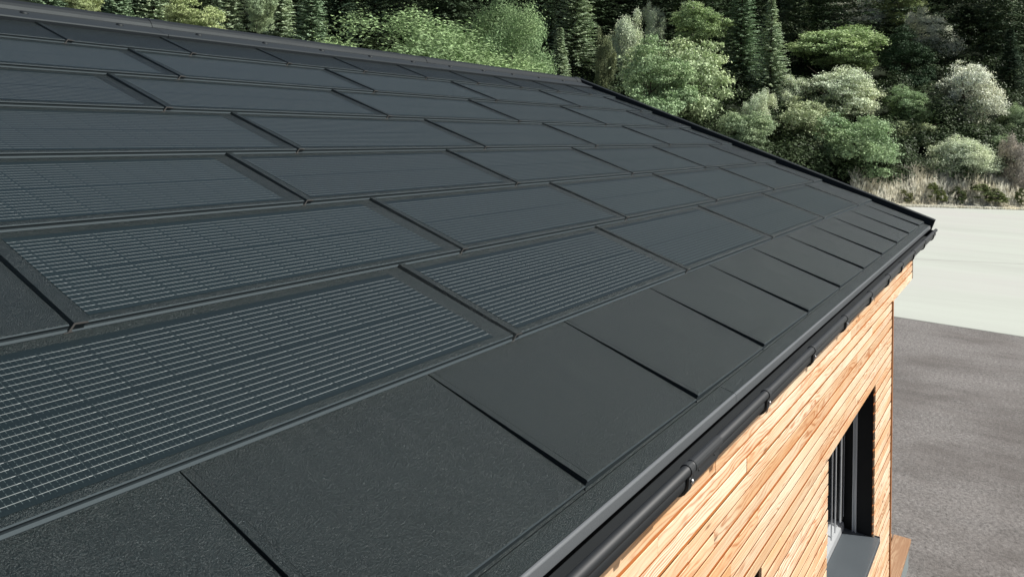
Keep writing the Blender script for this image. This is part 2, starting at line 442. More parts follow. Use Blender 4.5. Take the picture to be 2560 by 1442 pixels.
for x0, x1 in ((XN, -8.03), (-8.03, -5.06), (-5.06, -2.44), (-2.44, XE+.05)):
    q = halfcap(x0, x1); mb.add(q.v, q.f)
for xj in (-8.03, -5.06, -2.44, XE-.11):
    q = halfcap(xj-.0, xj+.11, .088); mb.add(q.v, q.f)
cap = link('ridge_cap', mb.mesh('ridge_cap', M['flash']), house)
# far slope and ridge end closed by a plate
mb = MB(); mb.box(XE+.05, XE+.054, YR-.095, YR+.095, ZR-.06, ZR+.056); link('ridge_end_plate', mb.mesh('ridge_end_plate', M['trim'], .002), house)

# ---------------- gutter
gut_r = .068; gc = (-.033, -.066)
ang = [math.radians(180+i*15) for i in range(13)]
def trough(d):
    """box gutter section with rounded lower corners, offset outward by d"""
    r = .030+d; pr = []
    for i in range(7): a = math.radians(180+i*15); pr.append((-.071+r*math.cos(a), -.088+r*math.sin(a)))
    for i in range(7): a = math.radians(270+i*15); pr.append((.005+r*math.cos(a), -.088+r*math.sin(a)))
    return pr
outer = trough(0); inner = trough(-.002)[::-1]
gp = [(-.101, -.060)] + outer + [(.035, -.045), (.033, -.045)] + inner + [(-.099, -.060)]
GX0, GX1 = XN, XE-.02
gpf = gp
mb = MB(); mb.extrude(gp, GX0, GX1)
ROLL_C = (-.1005, -.0545)
def roll(r, x0, x1, m_):
    m_.extrude([(ROLL_C[0]+r*math.cos(a), ROLL_C[1]+r*math.sin(a)) for a in [2*math.pi*i/16 for i in range(16)]], x0, x1)
roll(.0135, GX0, GX1+.012, mb)
gutter = link('gutter', mb.mesh('gutter', M['gutter']), house)
gutter.data.polygons.foreach_set('use_smooth', [len(p.vertices) == 4 for p in gutter.data.polygons]); 
mb = MB()
mb.extrude(trough(-.003)+[(.03, -.045), (-.098, -.058)], GX1-.004, GX1+.001)
sub('end_cap', mb.mesh('end_cap', M['gutter']), gutter)
def bracket():
    m_ = MB(); w = .014
    strap = trough(.001)[:9]
    strap2 = trough(.008)[:9][::-1]
    m_.extrude([(-.1045, -.060)]+strap+strap2+[(-.1100, -.060)], -w, w)
    roll(.0165, -.013, .013, m_)
    return m_.mesh('bracket', M['gutter'], .0008)
BR = bracket()
bolt = MB()
bolt.tube([(0, -.1115, -.081), (0, -.1135, -.081), (0, -.1160, -.081)], [.0065, .0065, .004], 8)
BOLT = bolt.mesh('bolt', M['bolt'])
for xb in (-8.62, -7.95, -7.28, -6.61, -5.93, -5.216, -4.557, -3.888, -3.187, -2.533, -1.938, -1.28, -.56, .16):
    m_ = sub('bracket', BR, gutter, (xb, 0, 0))
BMESH = BR
# bolts sit in the bracket meshes as one piece each: join geometry
import bmesh as _bm
bb = _bm.new(); bb.from_mesh(BR); bb.from_mesh(BOLT); bb.to_mesh(BR); bb.free()
BR.materials.append(M['bolt'])
nb_ = len(BOLT.polygons)
for p in list(BR.polygons)[-nb_:]: p.material_index = 1
# joint sleeve between two gutter lengths
mb = MB(); roll(.0152, -5.905, -5.70, mb)
sl_o = trough(.0008)[:8]
sl_i = trough(.0032)[:8][::-1]
mb.extrude([(-.1025, -.060)]+sl_o+sl_i+[(-.1048, -.060)], -5.90, -5.70)
for xb in (-5.86, -5.74): mb.tube([(xb, -.104, -.078), (xb, -.107, -.078)], [.004, .003], 6)
sub('joint_sleeve', mb.mesh('joint_sleeve', M['gutter'], .0006), gutter)

# ---------------- walls
PIT = .0618; YW = .05
WIN = [(-3.44, -1.915), (-6.20, -4.675)]        # window openings along x
WZ0, WZ1 = -1.915, -.888
XC, XNW = -1.172, -9.3                           # far corner, near corner
rs = random.Random(3)
def slat_profile(z, dy, h=PIT-.0105):
    y = YW+dy
    return [(y+.0108, z-.0105), (y+.0015, z), (y, z+.0015), (y, z+h-.0015), (y+.0015, z+h), (y+.0108, z+h-.0105)]
def slats(mb, xa, xb, z, end_jit=0):
    x = xa
    while x < xb-.01:
        ln = rs.uniform(1.8, 4.6); x2 = min(xb, x+ln)
        if xb-x2 < .35: x2 = xb
        dy = rs.uniform(-.0012, .0018); dz = rs.uniform(-.0016, .0016)
        mb.extrude(slat_profile(z+dz, dy), x+.0006, x2-.0006); x = x2
def rows_z(z0, z1):
    n = int((z1-z0)/PIT)+1; return [z1-(i+1)*PIT for i in range(n)]
mb = MB()
ZT = -.085
for z in rows_z(GZ+.02, ZT):
    zm = z+PIT/2
    xr = .072 if zm > -.455 else XC-.012
    segs = [(XNW, xr)]
    if WZ0-.01 < zm < WZ1:
        segs = [(XNW, WIN[1][0]), (WIN[1][1], WIN[0][0]), (WIN[0][1], xr)]
    for a, c in segs: slats(mb, a, c, z)
wall = link('wall', mb.mesh('wall', M['larch']), house)
# backing wall behind the slats with the openings left free
mb = MB()
yb0, yb1 = YW+.0130, YW+.34
def backing(x0, x1, z0, z1): mb.box(x0, x1, yb0, yb1, z0, z1)
backing(XNW, XC-.03, WZ1+.002, -.50); backing(XNW, XC-.03, GZ, WZ0-.03)
backing(XNW, WIN[1][0]-.002, WZ0-.03, WZ1+.002); backing(WIN[1][1]+.002, WIN[0][0]-.002, WZ0-.03, WZ1+.002); backing(WIN[0][1]+.002, XC-.03, WZ0-.03, WZ1+.002)
mb.box(XNW, .066, yb0, yb1, -.455, -.105)
link('wall_backing', mb.mesh('wall_backing', M['batten']), house)
# gable and rear walls: vertical boards in one mesh each
def gable(x0, x1):
    m_ = MB(); n = 46; y0 = YW+.02; y1 = 2*YR-.1
    for i in range(n):
        ya = y0+(y1-y0)*i/n; yb = y0+(y1-y0)*(i+1)/n-.004
        zt = lambda y: (ZR-abs(y-YR)*math.tan(TH))-.23
        m_.add([(x0, ya, GZ), (x1, ya, GZ), (x1, yb, GZ), (x0, yb, GZ), (x0, ya, zt(ya)), (x1, ya, zt(ya)), (x1, yb, zt(yb)), (x0, yb, zt(yb))],
               [(0, 3, 2, 1), (4, 5, 6, 7), (0, 1, 5, 4), (1, 2, 6, 5), (2, 3, 7, 6), (3, 0, 4, 7)])
    return m_
m_ = gable(XC-.028, XC-.004); link('wall', m_.mesh('wall', M['larch']), house)
m_ = gable(XNW+.004, XNW+.028); link('wall', m_.mesh('wall', M['larch']), house)
m_ = MB()
for i in range(48): m_.box(XNW+.03, XC-.03, 2*YR-.1, 2*YR-.08, GZ+.0605*i, GZ+.0605*i+.056)
link('wall', m_.mesh('wall', M['larch']), house)
# corner trim, fascia end trim, soffit
m_ = MB(); m_.box(XC-.010, XC+.010, YW-.010, YW+.045, GZ, -.452); link('corner_trim', m_.mesh('corner_trim', M['larch_dark'], .0015), house)
m_ = MB(); m_.box(.0725, .086, YW-.002, YW+.30, -.462, -.11); link('fascia_end', m_.mesh('fascia_end', M['brown'], .0015), house)
m_ = MB()
for i in range(4): m_.box(XC+.0, .070, YW+.004+i*.075, YW+.004+i*.075+.071, -.470, -.457)
link('soffit', m_.mesh('soffit', M['larch']), house)

# windows: reveal lining, frame, guide rail, pane, sill
def window(x0, x1, par):
    yf = .245
    f = MB()
    w = .075
    f.box(x0, x1, yf, .335, WZ1-w, WZ1-.001); f.box(x0, x0+w, yf, .335, WZ0+.08, WZ1-w); f.box(x1-w, x1-.001, yf, .335, WZ0+.08, WZ1-w)
    f.box(x0+w, x0+w+.022, yf-.012, yf+.02, WZ0+.10, WZ1-w); f.box(x1-w-.022, x1-w, yf-.012, yf+.02, WZ0+.10, WZ1-w)
    f.box((x0+x1)/2-.06, (x0+x1)/2+.06, yf-.006, .33, WZ0+.09, WZ1-w)
    fr = link('window', f.mesh('window', M['frame'], .003), par)
    # lower rail with its sloping weather bar
    r = MB()
    r.extrude([(.335, WZ0+.012), (.335, WZ0+.088), (.296, WZ0+.086), (.262, WZ0+.068), (.258, WZ0+.060), (.240, WZ0+.052), (.236, WZ0+.012)], x0+.002, x1-.012)
    sub('rail', r.mesh('rail', M['bar'], .002), fr)
    p = MB(); p.box(x0+.05, x1-.05, .300, .306, WZ0+.08, WZ1-.05); sub('pane', p.mesh('pane', M['glass']), fr)
    l_ = MB()
    l_.box(x1-.006, x1+.012, YW+.0145, .34, WZ0-.02, WZ1+.0); l_.box(x0-.012, x0+.006, YW+.0145, .34, WZ0-.02, WZ1+.0)
    l_.box(x0+.006, x1-.006, YW+.0145, .34, WZ1-.012, WZ1+.001)
    sub('reveal', l_.mesh('reveal', M['black']), fr)
    for xx in (x1-.024, x0+.006):
        g = MB()
        g.box(xx, xx+.018, .160, .166, WZ0+.004, WZ1-.012); g.box(xx, xx+.018, .180, .186, WZ0+.004, WZ1-.012); g.box(xx+.012, xx+.018, .166, .180, WZ0+.004, WZ1-.012)
        sub('guide_rail', g.mesh('guide_rail', M['rail'], .001), fr)
    for dx, wd in ((.030, .007), (.118, .010), (.135, .006), (.300, .012), (.420, .008)):
        q = MB(); q.box(x1-dx-wd, x1-dx, yf-.0075, yf-.0005, WZ0+.10, WZ1-.078); sub('glazing_bead', q.mesh('glazing_bead', M['rail']), fr)
    s = MB()
    s.extrude([(.015, WZ0-.040), (.015, WZ0-.006), (.018, WZ0-.002), (.235, WZ0+.014), (.235, WZ0+.008), (.022, WZ0-.010), (.019, WZ0-.040)], x0-.03, x1+.026)
    s.box(x1+.020, x1+.028, .016, .10, WZ0-.008, WZ0+.006)
    sub('sill', s.mesh('sill', M['sill'], .0012), fr)
    # cut ends of the slats seen round the opening
    return fr
for a, c in WIN: window(a, c, house)

# ---------------- deck under the gable overhang
deck = bpy.data.objects.new('timber_deck', None); COL.objects.link(deck); deck.location = (-.5, .05, GZ)
tag(deck, 'wooden plank deck on a grey concrete base beside the house corner', 'deck')
def dpart(name, m_, mt, bev=0):
    for i, v in enumerate(m_.v): m_.v[i] = (v[0]+.5, v[1]-.05, v[2]-GZ)
    return sub(name, m_.mesh(name, mt, bev), deck)
for i in range(24):
    m_ = MB(); y = .040+i*.152
    m_.box(XC+.012, .10+rs.uniform(-.003, .003), y, y+.141, -2.782, -2.750); dpart('plank', m_, M['plank'], .003)
m_ = MB(); m_.box(XC+.016, .092, .058, 3.7, GZ, -2.7825); dpart('base', m_, M['concrete'], .006)

# ------------------------------------------------------------------ ground, yard, hillside
FH = Vector((0.8387, 0.5445)); RHV = Vector((0.5445, -0.8387)); C2 = Vector((CAM.x, CAM.y))
def grid_obj(name, x0, x1, y0, y1, nx, ny, zf, m, inside=None):
    vs = []; fs = []
    for j in range(ny+1):
        for i in range(nx+1):
            x = x0+(x1-x0)*i/nx; y = y0+(y1-y0)*j/ny; vs.append((x, y, zf(x, y)))
    for j in range(ny):
        for i in range(nx): a = j*(nx+1)+i; fs.append((a, a+1, a+nx+2, a+nx+1))
    me = bpy.data.meshes.new(name); me.from_pydata(vs, [], fs); me.materials.append(m)
    me.polygons.foreach_set('use_smooth', [True]*len(fs))
    return link(name, me)
ground = grid_obj('ground', -400, 500, -400, 500, 4, 4, lambda x, y: GZ, M['ground']); tag(ground, kind='structure')
# pale yard laid on the ground beyond the edge at about x = 10.6
mb = MB()
yard = [(10.46, -60), (10.56, -.75), (10.76, 1.52), (11.0, 6), (11.6, 40), (30, 40), (37.5, 9), (42, 2), (46, -3), (78, -60)]
mb.add([(x, y, GZ+.004) for x, y in yard], [tuple(range(len(yard)))])
yo = link('yard', mb.mesh('yard', M['pale'])); tag(yo, kind='structure')
mb = MB()   # a second, fresher strip of the same surfacing whose edge shows as a thin line
mb.add([(19.9, 2.13, GZ+.008), (18.6, 30, GZ+.008), (10.98, 5.5, GZ+.008), (10.78, 1.52, GZ+.008), (10.58, -.75, GZ+.008), (10.49, -59, GZ+.008), (50, -59, GZ+.008), (21.26, -.7, GZ+.008)], [tuple(range(8))])
yj = MB(); yj.add([(19.87, 2.13, GZ+.0085), (21.23, -.7, GZ+.0085), (50, -59, GZ+.0085), (50.06, -58.98, GZ+.0085), (21.30, -.68, GZ+.0085), (19.95, 2.15, GZ+.0085), (18.67, 30, GZ+.0085), (18.6, 30, GZ+.0085)], [tuple(range(8))])
tag(link('yard_joint', yj.mesh('yard_joint', mat('joint_filler', .9, (.30, .30, .28))[0])), kind='structure')
yo2 = link('yard_paving', mb.mesh('yard_paving', M['pale'])); tag(yo2, kind='structure')
def hill_z(x, y):
    P = Vector((x, y))-C2; D = P.dot(FH); k = max(0, D-44.)
    h = k*.45 if D < 110 else 66*.45+(D-110)*.05
    return GZ-.05+h+(.35*mnoise.noise(Vector((x*.13, y*.13, 0)))+.35)*min(1, k/4)
def hill_mesh():
    vs = []; fs = []; nd, nl = 60, 90
    for j in range(nd+1):
        D = 43.0+j*(160-43)/nd*(.4+.6*j/nd)
        for i in range(nl+1):
            L = -170+340*i/nl; p = C2+FH*D+RHV*L; vs.append((p.x, p.y, hill_z(p.x, p.y)))
    for j in range(nd):
        for i in range(nl): a = j*(nl+1)+i; fs.append((a, a+1, a+nl+2, a+nl+1))
    me = bpy.data.meshes.new('hillside'); me.from_pydata(vs, [], fs); me.materials.append(M['soil'])
    return me
hs = link('hillside', hill_mesh()); tag(hs, kind='structure')

# ------------------------------------------------------------------ foliage: every leaf is a small face
def unit(a): return a/np.maximum(np.linalg.norm(a, axis=-1, keepdims=True), 1e-9)
def leaf_quads(P, Nrm, size, aspect=.55, up=None):
    """one diamond leaf per point, facing Nrm, randomly spun; returns (n,4,3)"""
    n = len(P); r = RNG.normal(size=(n, 3)) if up is None else up
    a = unit(np.cross(Nrm, r)); b = np.cross(Nrm, a)
    s = size[:, None]; k = RNG.uniform(-.25, .25, (n, 1))*s
    return np.stack([P-b*s, P+a*s*aspect+Nrm*k, P+b*s, P-a*s*aspect+Nrm*k], 1)
def quads_mesh(name, Q, m):
    Q = np.asarray(Q, dtype=np.float32); n = len(Q); me = bpy.data.meshes.new(name)
    me.vertices.add(4*n); me.vertices.foreach_set('co', Q.reshape(-1))
    me.loops.add(4*n); me.loops.foreach_set('vertex_index', np.arange(4*n, dtype=np.int32))
    me.polygons.add(n); me.polygons.foreach_set('loop_start', np.arange(0, 4*n, 4, dtype=np.int32))
    me.polygons.foreach_set('loop_total', np.full(n, 4, dtype=np.int32))
    me.update(calc_edges=True); me.materials.append(m); return me
def crown(nleaf, lobes, leaf, shape=(1, 1, 1), droop=0., lobe_r=(.30, .52), spread=.62, twig=46, aspect=.55):
    """crown in a unit ball: overlapping lobes carrying twig clusters carrying leaves"""
    C = []; R = []
    for i in range(lobes):
        d = unit(RNG.normal(size=3)); d[2] = d[2]*.85+.15
        C.append(d*RNG.uniform(.30, 1)**.6*spread*(1+.22*math.sin(3*math.atan2(d[1], d[0])+lobes))); R.append(RNG.uniform(*lobe_r))
    C = np.array(C); R = np.array(R); sh = np.array(shape)
    ntw = nleaf//twig; li = RNG.choice(lobes, ntw, p=R**2/np.sum(R**2))
    d = unit(RNG.normal(size=(ntw, 3))); d[:, 2] = np.where(d[:, 2] < -.35, -d[:, 2]*.5, d[:, 2])
    T = C[li]+d*R[li][:, None]*RNG.uniform(.80, 1.12, (ntw, 1))
    deep = np.array([np.min(np.linalg.norm((C-t)/R[:, None], axis=1)) for t in T])
    keep = deep > .70; T = T[keep]; d = d[keep]
    n = len(T); cr = RNG.uniform(.045, .10, (n, 1, 1))
    off = RNG.normal(size=(n, twig, 3))*cr*np.array([1, 1, .75 if droop else .36])
    if droop: off[:, :, 2] -= droop*RNG.uniform(0, 1, (n, twig))*cr[:, :, 0]*3
    P = (T[:, None, :]+off).reshape(-1, 3)
    N = unit(np.repeat(d, twig, 0)*.35+np.array([0, 0, .6])+RNG.normal(size=P.shape)*.6)
    size = RNG.uniform(.65, 1.25, len(P))*leaf
    P = P*sh
    if droop:
        up = np.tile(np.array([0, 0, 1.]), (len(P), 1))+RNG.normal(size=P.shape)*.35
        N = unit(N*np.array([1, 1, .35])); return leaf_quads(P, N, size, aspect, np.cross(N, up))
    return leaf_quads(P, N, size, aspect)
def spruce(H=14., R=2.3, whorls=40):
    out = []
    for i in range(whorls):
        f = i/whorls; z = .6+(H-.7)*f**.92
        L0 = R*(1-f)**.85+.12
        nb = 11 if f < .7 else 7
        for k in range(nb):
            az = 2*math.pi*(k/nb)+i*1.3+RNG.uniform(-.25, .25); L = L0*RNG.uniform(.72, 1.12)
            ns = max(4, int(L/.17)); t = np.linspace(.12, 1, ns)
            dirv = np.array([math.cos(az), math.sin(az), 0]); side = np.array([-dirv[1], dirv[0], 0])
            zz = z-.42*L*t+.30*L*t**2+RNG.uniform(-.12, .12)
            base = dirv[None]*(L*t)[:, None]+np.stack([0*t, 0*t, zz], 1)
            for sgn in (-1, 1, 0):
                ln = (.17+.16*(1-t))*RNG.uniform(.7, 1.25, ns)*(1.0 if sgn else .8)
                dd = unit(side[None]*sgn*.75+dirv[None]*.65+np.array([0, 0, -.32])+RNG.normal(size=(ns, 3))*.16)
                w = unit(np.cross(dd, np.array([0, 0, 1.])+RNG.normal(size=(ns, 3))*.35))*(.055+.03*RNG.random((ns, 1)))
                e = base+dd*ln[:, None]*1.5
                m_ = base+dd*ln[:, None]*.6
                out.append(np.stack([base, m_+w, e, m_-w], 1))
    return np.concatenate(out)
def trunk_mb(h, r, limbs, spread, m_=None, lean=.0):
    m_ = m_ or MB(); pts = [(0, 0, 0)]; rr = [r*1.25]
    for i in range(1, 7):
        t = i/6; pts.append((lean*t*h+rs.uniform(-.03, .03)*h*.3, rs.uniform(-.03, .03)*h*.3, h*t)); rr.append(r*(1-.72*t))
    m_.tube(pts, rr, 8)
    for k in range(limbs):
        t = rs.uniform(.4, .92); i = int(t*6); b0 = Vector(pts[i]).lerp(Vector(pts[min(i+1, 6)]), t*6-i)
        az = rs.uniform(0, 6.28); L = spread*rs.uniform(.5, .95)
        d = Vector((math.cos(az), math.sin(az), rs.uniform(.35, .9)))
        m_.tube([b0, b0+d*L*.5+Vector((0, 0, .04*L)), b0+d*L], [r*.4, r*.24, r*.06], 6)
    return m_
PROTO = {
 'round': [quads_mesh('crown', crown(54000, 46, .025, twig=54, lobe_r=(.15, .32), spread=.78), M['leaf']) for _ in range(3)],
 'ball': [quads_mesh('crown', crown(90000, 60, .020, twig=46, lobe_r=(.16, .28), spread=.76), M['leaf'])],
 'leafy': [quads_mesh('crown', crown(46000, 38, .029, twig=54, lobe_r=(.16, .34), spread=.84), M['leaf']) for _ in range(3)],
 'birch': [quads_mesh('crown', crown(44000, 36, .025, droop=.7, lobe_r=(.14, .28), spread=.86), M['leaf']) for _ in range(2)],
 'willow': [quads_mesh('crown', crown(70000, 60, .021, droop=.12, lobe_r=(.12, .26), spread=.92, twig=30, aspect=.30), M['leaf']) for _ in range(2)],
 'bush': [quads_mesh('crown', crown(5000, 9, .075, lobe_r=(.3, .5)), M['leaf']) for _ in range(2)],
 'spruce': [quads_mesh('crown', spruce(14, 2.3, 44), M['needle']), quads_mesh('crown', spruce(14, 1.9, 48), M['needle'])],
}
TRUNK = {'spruce': trunk_mb(13.6, .17, 0, 0).mesh('trunk', M['bark'])}
NAMES = {'round': 'broadleaf_tree', 'ball': 'broadleaf_tree', 'leafy': 'broadleaf_tree', 'birch': 'birch_tree', 'willow': 'willow_tree', 'bush': 'shrub', 'spruce': 'spruce_tree'}
CATS = {'round': 'tree', 'ball': 'tree', 'leafy': 'tree', 'birch': 'tree', 'willow': 'tree', 'bush': 'shrub', 'spruce': 'spruce'}
TREES = [
('ball',45.38,2.52,-0.66,2.00,1.63,-1.88,(0.700,0.800,0.600),'round pale green tree standing alone at the edge of the pale yard'),
('round',42.74,7.49,-0.36,2.68,2.36,-1.65,(0.360,0.500,0.290),'broad mid green tree above the lower end of the roof verge'),
('round',43.79,11.39,0.03,2.81,2.71,-0.30,(0.440,0.520,0.320),'dull olive tree growing close behind the middle of the roof verge'),
('round',50.61,10.06,3.06,3.09,2.26,1.95,(0.700,0.800,0.600),'wide silvery crowned tree above the broad mid green tree'),
('round',49.84,13.09,3.15,1.35,1.74,2.40,(0.700,0.800,0.600),'small greyish bush crown left of the wide silvery tree'),
('leafy',57.64,12.10,7.06,3.48,1.93,5.10,(0.420,0.560,0.290),'flat topped bright green tree with a shaded trunk above the wide silvery tree'),
('birch',71.73,12.42,11.68,3.41,2.78,10.50,(0.820,0.880,0.750),'whitish grey tree at the top edge above the flat topped bright green tree'),
('leafy',71.70,8.80,11.68,2.24,2.71,9.60,(0.460,0.560,0.290),'light yellowish green tree right of the whitish grey tree at the top edge'),
('birch',68.71,6.06,9.10,2.11,2.79,7.80,(0.820,0.880,0.750),'pale washed out tree between the dark gap and the shaded trunks'),
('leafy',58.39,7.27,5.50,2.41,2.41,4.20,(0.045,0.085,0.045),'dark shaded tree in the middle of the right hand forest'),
('round',54.04,2.94,2.98,2.44,2.71,1.50,(0.820,0.880,0.750),'tall whitish green tree right of the dark shaded hollow'),
('round',52.01,6.08,2.61,1.41,1.41,1.50,(0.360,0.500,0.290),'small deep green round crown in front of the dark hollow'),
('leafy',55.04,5.08,2.44,1.01,1.57,2.40,(0.440,0.520,0.320),'narrow brownish olive tree beside the small deep green crown'),
('round',49.07,5.09,0.23,1.69,1.48,0.15,(0.440,0.520,0.320),'olive bush behind and left of the lone round pale tree'),
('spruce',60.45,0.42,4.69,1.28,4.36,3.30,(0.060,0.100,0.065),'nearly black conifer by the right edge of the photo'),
('birch',80.63,2.40,11.94,3.50,2.97,11.40,(0.700,0.800,0.600),'pale crowned tree over bare dark trunks in the top right corner'),
('ball',54.78,-0.02,1.58,1.33,1.65,1.05,(0.360,0.470,0.290),'mid green bush below the nearly black conifer'),
('round',49.44,0.84,-0.35,1.28,1.28,-0.75,(0.360,0.470,0.290),'green bush right behind the lone round pale tree'),
('birch',46.06,-0.36,-0.92,0.96,2.05,-2.33,(0.500,0.470,0.420),'pinkish white feathery shrub at the right edge'),
('leafy',41.75,18.21,3.17,3.44,3.65,0.60,(0.500,0.620,0.380),'very large pale green tree rising beyond the middle of the roof verge'),
('birch',47.09,24.67,6.58,1.38,3.01,4.20,(0.700,0.800,0.600),'greyish silver tree left of the very large pale green tree'),
('birch',52.00,24.46,8.79,0.96,2.24,6.00,(0.700,0.800,0.600),'slim silvery tree top behind the very large pale green tree'),
('birch',40.75,23.41,4.87,0.81,2.44,1.50,(0.250,0.300,0.170),'drooping grey green tree just beyond the far end of the ridge'),
('leafy',36.88,18.36,2.82,2.28,2.41,-1.20,(0.360,0.500,0.290),'green tree with fresh leaves low beyond the upper roof verge'),
('leafy',50.09,20.05,8.08,1.86,1.86,4.20,(0.420,0.560,0.290),'fresh green crown on top of the very large pale green tree'),
('leafy',39.09,13.12,0.46,1.65,1.65,-1.65,(0.360,0.470,0.290),'shaded green bush touching the roof verge below the very large pale tree'),
('birch',41.35,13.30,1.81,1.10,1.72,-0.75,(0.700,0.800,0.600),'thin pale bush between the large pale tree and the olive tree'),
('willow',15.83,17.72,1.92,3.68,2.48,-3.00,(0.300,0.440,0.220),'big bright green willow behind the middle of the roof ridge'),
('willow',18.06,16.13,2.34,1.55,3.18,-3.00,(0.300,0.440,0.230),'taller bright green shoot crown at the right side of the big willow'),
('leafy',16.76,34.66,4.94,1.50,1.44,-3.00,(0.460,0.560,0.290),'sunlit yellowish bush just above the left part of the ridge'),
('leafy',14.89,41.20,6.36,0.95,1.05,-3.00,(0.460,0.560,0.290),'small yellowish treetop above the left end of the ridge'),
('leafy',21.32,34.98,6.45,0.88,1.54,-3.00,(0.360,0.470,0.290),'soft green treetop left of the row of young spruces'),
('spruce',46.67,28.98,6.66,2.11,8.08,5.10,(0.440,0.560,0.380),'tall light tipped spruce left of the far end of the ridge'),
('spruce',46.91,32.28,7.41,1.67,7.70,6.00,(0.280,0.400,0.260),'tall dark spruce between the big willow and the light tipped spruce'),
('spruce',39.96,26.47,4.31,1.24,3.58,1.95,(0.440,0.560,0.380),'short spruce in front of the two tall spruces near the ridge end'),
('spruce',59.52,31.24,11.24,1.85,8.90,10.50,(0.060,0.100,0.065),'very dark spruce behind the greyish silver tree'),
('spruce',51.76,17.48,6.21,1.86,6.91,4.20,(0.280,0.400,0.260),'dark spruce right of the very large pale green tree'),
('spruce',49.94,14.77,4.86,1.37,5.71,2.85,(0.440,0.560,0.380),'grey green spruce between the dark spruce and the wide silvery tree'),
('spruce',66.34,17.06,10.68,1.66,6.13,9.60,(0.440,0.560,0.380),'light green spruce top left of the whitish grey tree'),
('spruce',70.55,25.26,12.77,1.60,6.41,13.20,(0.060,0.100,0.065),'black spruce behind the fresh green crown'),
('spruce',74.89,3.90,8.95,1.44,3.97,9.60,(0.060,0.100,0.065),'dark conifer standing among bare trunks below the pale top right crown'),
('spruce',26.05,57.07,9.41,1.50,5.11,4.20,(0.280,0.400,0.260),'blurred green spruce above the left part of the ridge'),
('spruce',29.38,57.45,10.56,1.58,6.00,5.55,(0.440,0.560,0.380),'lighter spruce second from the yellowish bush on its left'),
('spruce',29.35,48.32,8.77,1.60,4.94,3.30,(0.440,0.560,0.380),'spruce directly right of the sunlit yellowish bush'),
('spruce',31.41,45.15,8.58,1.69,5.23,3.30,(0.440,0.560,0.380),'light green spruce in the row left of the willow'),
('spruce',31.28,41.68,8.10,1.54,4.77,2.40,(0.280,0.400,0.260),'mid green spruce in the row left of the willow'),
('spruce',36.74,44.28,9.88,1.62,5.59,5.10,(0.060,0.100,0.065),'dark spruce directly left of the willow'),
('spruce',41.15,44.83,11.53,1.82,5.62,6.90,(0.280,0.400,0.260),'spruce rising behind the left half of the willow'),
('spruce',44.40,43.50,12.29,1.87,5.79,7.80,(0.440,0.560,0.380),'spruce rising behind the middle of the willow'),
('spruce',47.76,42.01,12.37,1.82,6.31,8.70,(0.280,0.400,0.260),'spruce rising behind the right half of the willow'),
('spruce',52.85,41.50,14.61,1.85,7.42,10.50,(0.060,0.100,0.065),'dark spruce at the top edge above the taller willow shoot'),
('spruce',24.31,63.43,10.48,1.55,5.28,5.10,(0.280,0.400,0.260),'spruce at the top edge near the left corner of the ridge'),
('bush',41.24,5.04,-2.68,0.53,0.53,-2.82,(0.220,0.240,0.110),'leftmost low green shrub at the foot of the dry reeds'),
('bush',42.21,3.54,-2.45,0.62,0.71,-2.82,(0.200,0.240,0.100),'spreading green shrub with bare stems in front of the reeds'),
('bush',42.75,2.53,-2.50,0.44,0.62,-2.87,(0.150,0.190,0.090),'compact dark green shrub among the reeds below the round pale tree'),
('bush',43.62,1.19,-2.41,1.15,0.67,-2.87,(0.180,0.220,0.100),'widest low green shrub along the edge of the pale yard'),
('bush',44.56,-0.45,-2.53,0.35,0.66,-2.91,(0.160,0.200,0.090),'small shrub at the right edge of the photo by the yard'),
]
cnt = {}
for kind, x, y, zc, hw, hh, gz, rgb, label in TREES:
    i = cnt.get(kind, 0); cnt[kind] = i+1
    gz = hill_z(x, y) if gz > GZ+.05 else GZ
    root = bpy.data.objects.new(NAMES[kind], None); COL.objects.link(root)
    tag(root, label, CATS[kind], {'spruce': 'spruces of the hillside forest', 'bush': 'low shrubs along the yard'}.get(kind, 'broadleaved trees of the hillside forest'))
    me = PROTO[kind][i % len(PROTO[kind])]
    if kind == 'spruce':
        top = zc+hh; H = max(6., top-gz); root.location = (x, y, top-H-.1)
        s = H/14.; w = hw/ (2.0)
        c = link('crown', me, root); c.scale = (max(w, .55)*1.05, max(w, .55)*1.05, s); c.rotation_euler = (0, 0, rs.uniform(0, 6.28))
        t = link('trunk', TRUNK['spruce'], root); t.scale = (s, s, s)
    else:
        root.location = (x, y, gz-.1)
        c = link('crown', me, root, (0, 0, zc-gz+.1)); c.scale = (hw*1.16, hw*rs.uniform(.9, 1.1), hh*1.16); c.rotation_euler = (0, 0, rs.choice((0, 3.14, .5, 2.7, -2.6)))
        h = max(.5, zc-gz+.1+hh*.35); r = max(.02, .035*hw+.03)
        tm = trunk_mb(h, r, 7 if kind != 'bush' else 5, hw*.8)
        link('trunk', tm.mesh('trunk', M['bark']), root)
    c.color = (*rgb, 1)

# a bare silvery trunk standing up behind the very large pale green tree
sn = MB(); sx, sy = 52.5, 28.6; q = C2+FH*62+RHV*((1728-1280)/1996*62); sx, sy = 50.46, 44.5
sx, sy = round(q.x, 2), round(q.y, 2); sg = hill_z(sx, sy)
sn.tube([(0, 0, 0), (.05, 0, 3), (.0, .05, 6), (.08, 0, 9.2)], [.13, .11, .08, .02], 8)
for a, z in ((.3, 5.2), (2.2, 6.1), (4., 7.), (5.3, 7.8)): sn.tube([(0, 0, z), (.5*math.cos(a), .5*math.sin(a), z+.35)], [.03, .008], 5)
so = link('dead_tree', sn.mesh('dead_tree', M['silver_bark']), None, (sx, sy, 3.2)); tag(so, 'thin silvery bare trunk standing up behind the very large pale green tree', 'tree')

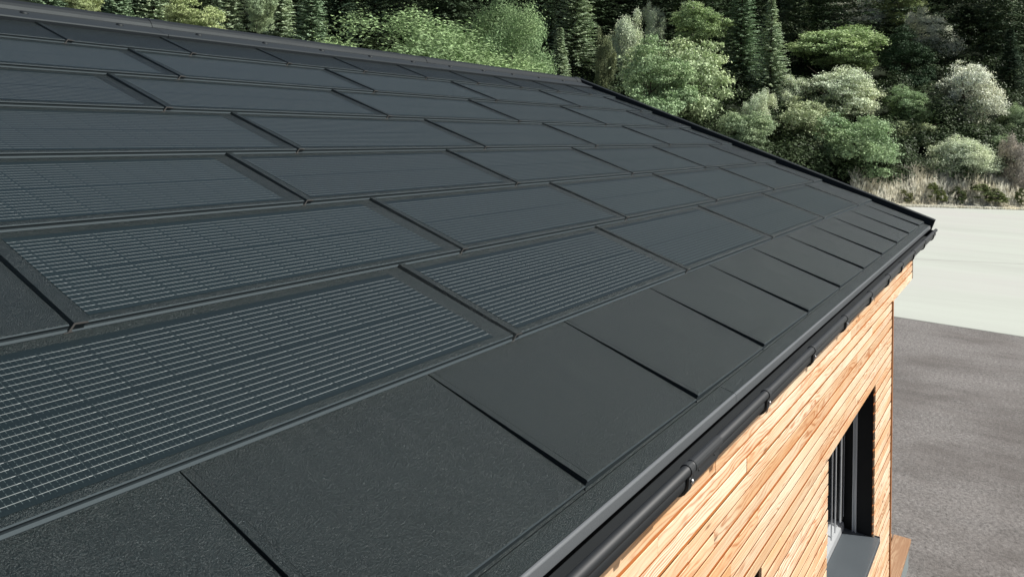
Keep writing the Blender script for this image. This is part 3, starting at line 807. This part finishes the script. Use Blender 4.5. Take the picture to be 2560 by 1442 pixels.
# the rest of the wood reads as one dark mass: low-detail spruces and undergrowth on the slope
lo = [spruce(15, 2.2, 22)[::2], spruce(17, 2.0, 24)[::2]]
Qs = []
for i in range(300):
    D = RNG.uniform(64, 108); L = RNG.uniform(-.52, .72)*D; p = C2+FH*D+RHV*L
    q = lo[i % 2].copy()*RNG.uniform(.8, 1.15); a = RNG.uniform(0, 6.28); ca, sa = math.cos(a), math.sin(a)
    q = q@np.array([[ca, sa, 0], [-sa, ca, 0], [0, 0, 1]]); Qs.append(q+np.array([p.x, p.y, hill_z(p.x, p.y)-.2]))
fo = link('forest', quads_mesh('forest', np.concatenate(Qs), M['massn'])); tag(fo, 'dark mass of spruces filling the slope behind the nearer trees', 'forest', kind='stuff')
nb = 950; Ps = []; Ns = []
for i in range(nb):
    D = 46.0+46*RNG.random()**1.4; L = RNG.uniform(-.45, .70)*D; p = C2+FH*D+RHV*L; z0 = hill_z(p.x, p.y)
    r = RNG.uniform(.7, 1.9); hgt = r*RNG.uniform(.8, 1.5); m_ = 620
    d = unit(RNG.normal(size=(m_, 3))); d[:, 2] = np.abs(d[:, 2]); cl = unit(RNG.normal(size=(14, 3))); cl[:, 2] = np.abs(cl[:, 2])
    d = unit(.35*d+.8*cl[RNG.integers(0, 14, m_)]+RNG.normal(size=(m_, 3))*.16)
    Ps.append(np.array([p.x, p.y, z0])+d*np.array([r, r, hgt])*RNG.uniform(.8, 1.05, (m_, 1))); Ns.append(unit(d+np.array([0, 0, .5])+RNG.normal(size=(m_, 3))*.5))
P = np.concatenate(Ps); N = np.concatenate(Ns)
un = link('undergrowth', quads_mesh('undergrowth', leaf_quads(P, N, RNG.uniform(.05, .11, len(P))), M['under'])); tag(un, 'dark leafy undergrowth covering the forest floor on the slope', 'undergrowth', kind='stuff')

# dry reeds along the foot of the slope
n = 34000
D = 43.3+3.2*RNG.random(n)**1.1; L = RNG.uniform(.43, .80, n)*D
P0 = np.stack([C2.x+FH.x*D+RHV.x*L, C2.y+FH.y*D+RHV.y*L, np.zeros(n)], 1)
P0[:, 2] = [max(GZ, hill_z(a, b_)) for a, b_ in P0[:, :2]]
pn = np.array([mnoise.noise(Vector((a*.5, b_*.5, 3.))) for a, b_ in P0[:, :2]])
h = (.35+.65*RNG.random(n)+.5*np.clip(pn, -1, 1))*np.clip((D-43.7)/1.1, .16, 1)
h = np.maximum(h, .12); lean = RNG.normal(size=(n, 3))*.22; lean[:, 2] = 1
tip = P0+lean*h[:, None]; sd_ = unit(np.cross(lean, RNG.normal(size=(n, 3))))*(.012+.014*RNG.random((n, 1)))
plume = RNG.random(n) < .55
mid = P0+lean*(h*.72)[:, None]
wq = np.where(plume, 2.2, .8)[:, None]
Q = np.stack([P0-sd_*.5, mid+sd_*wq, tip, mid-sd_*wq], 1)
re = link('reeds', quads_mesh('reeds', Q, M['reed'])); tag(re, 'pale pinkish dry reeds along the far edge of the yard', 'reeds', kind='stuff')
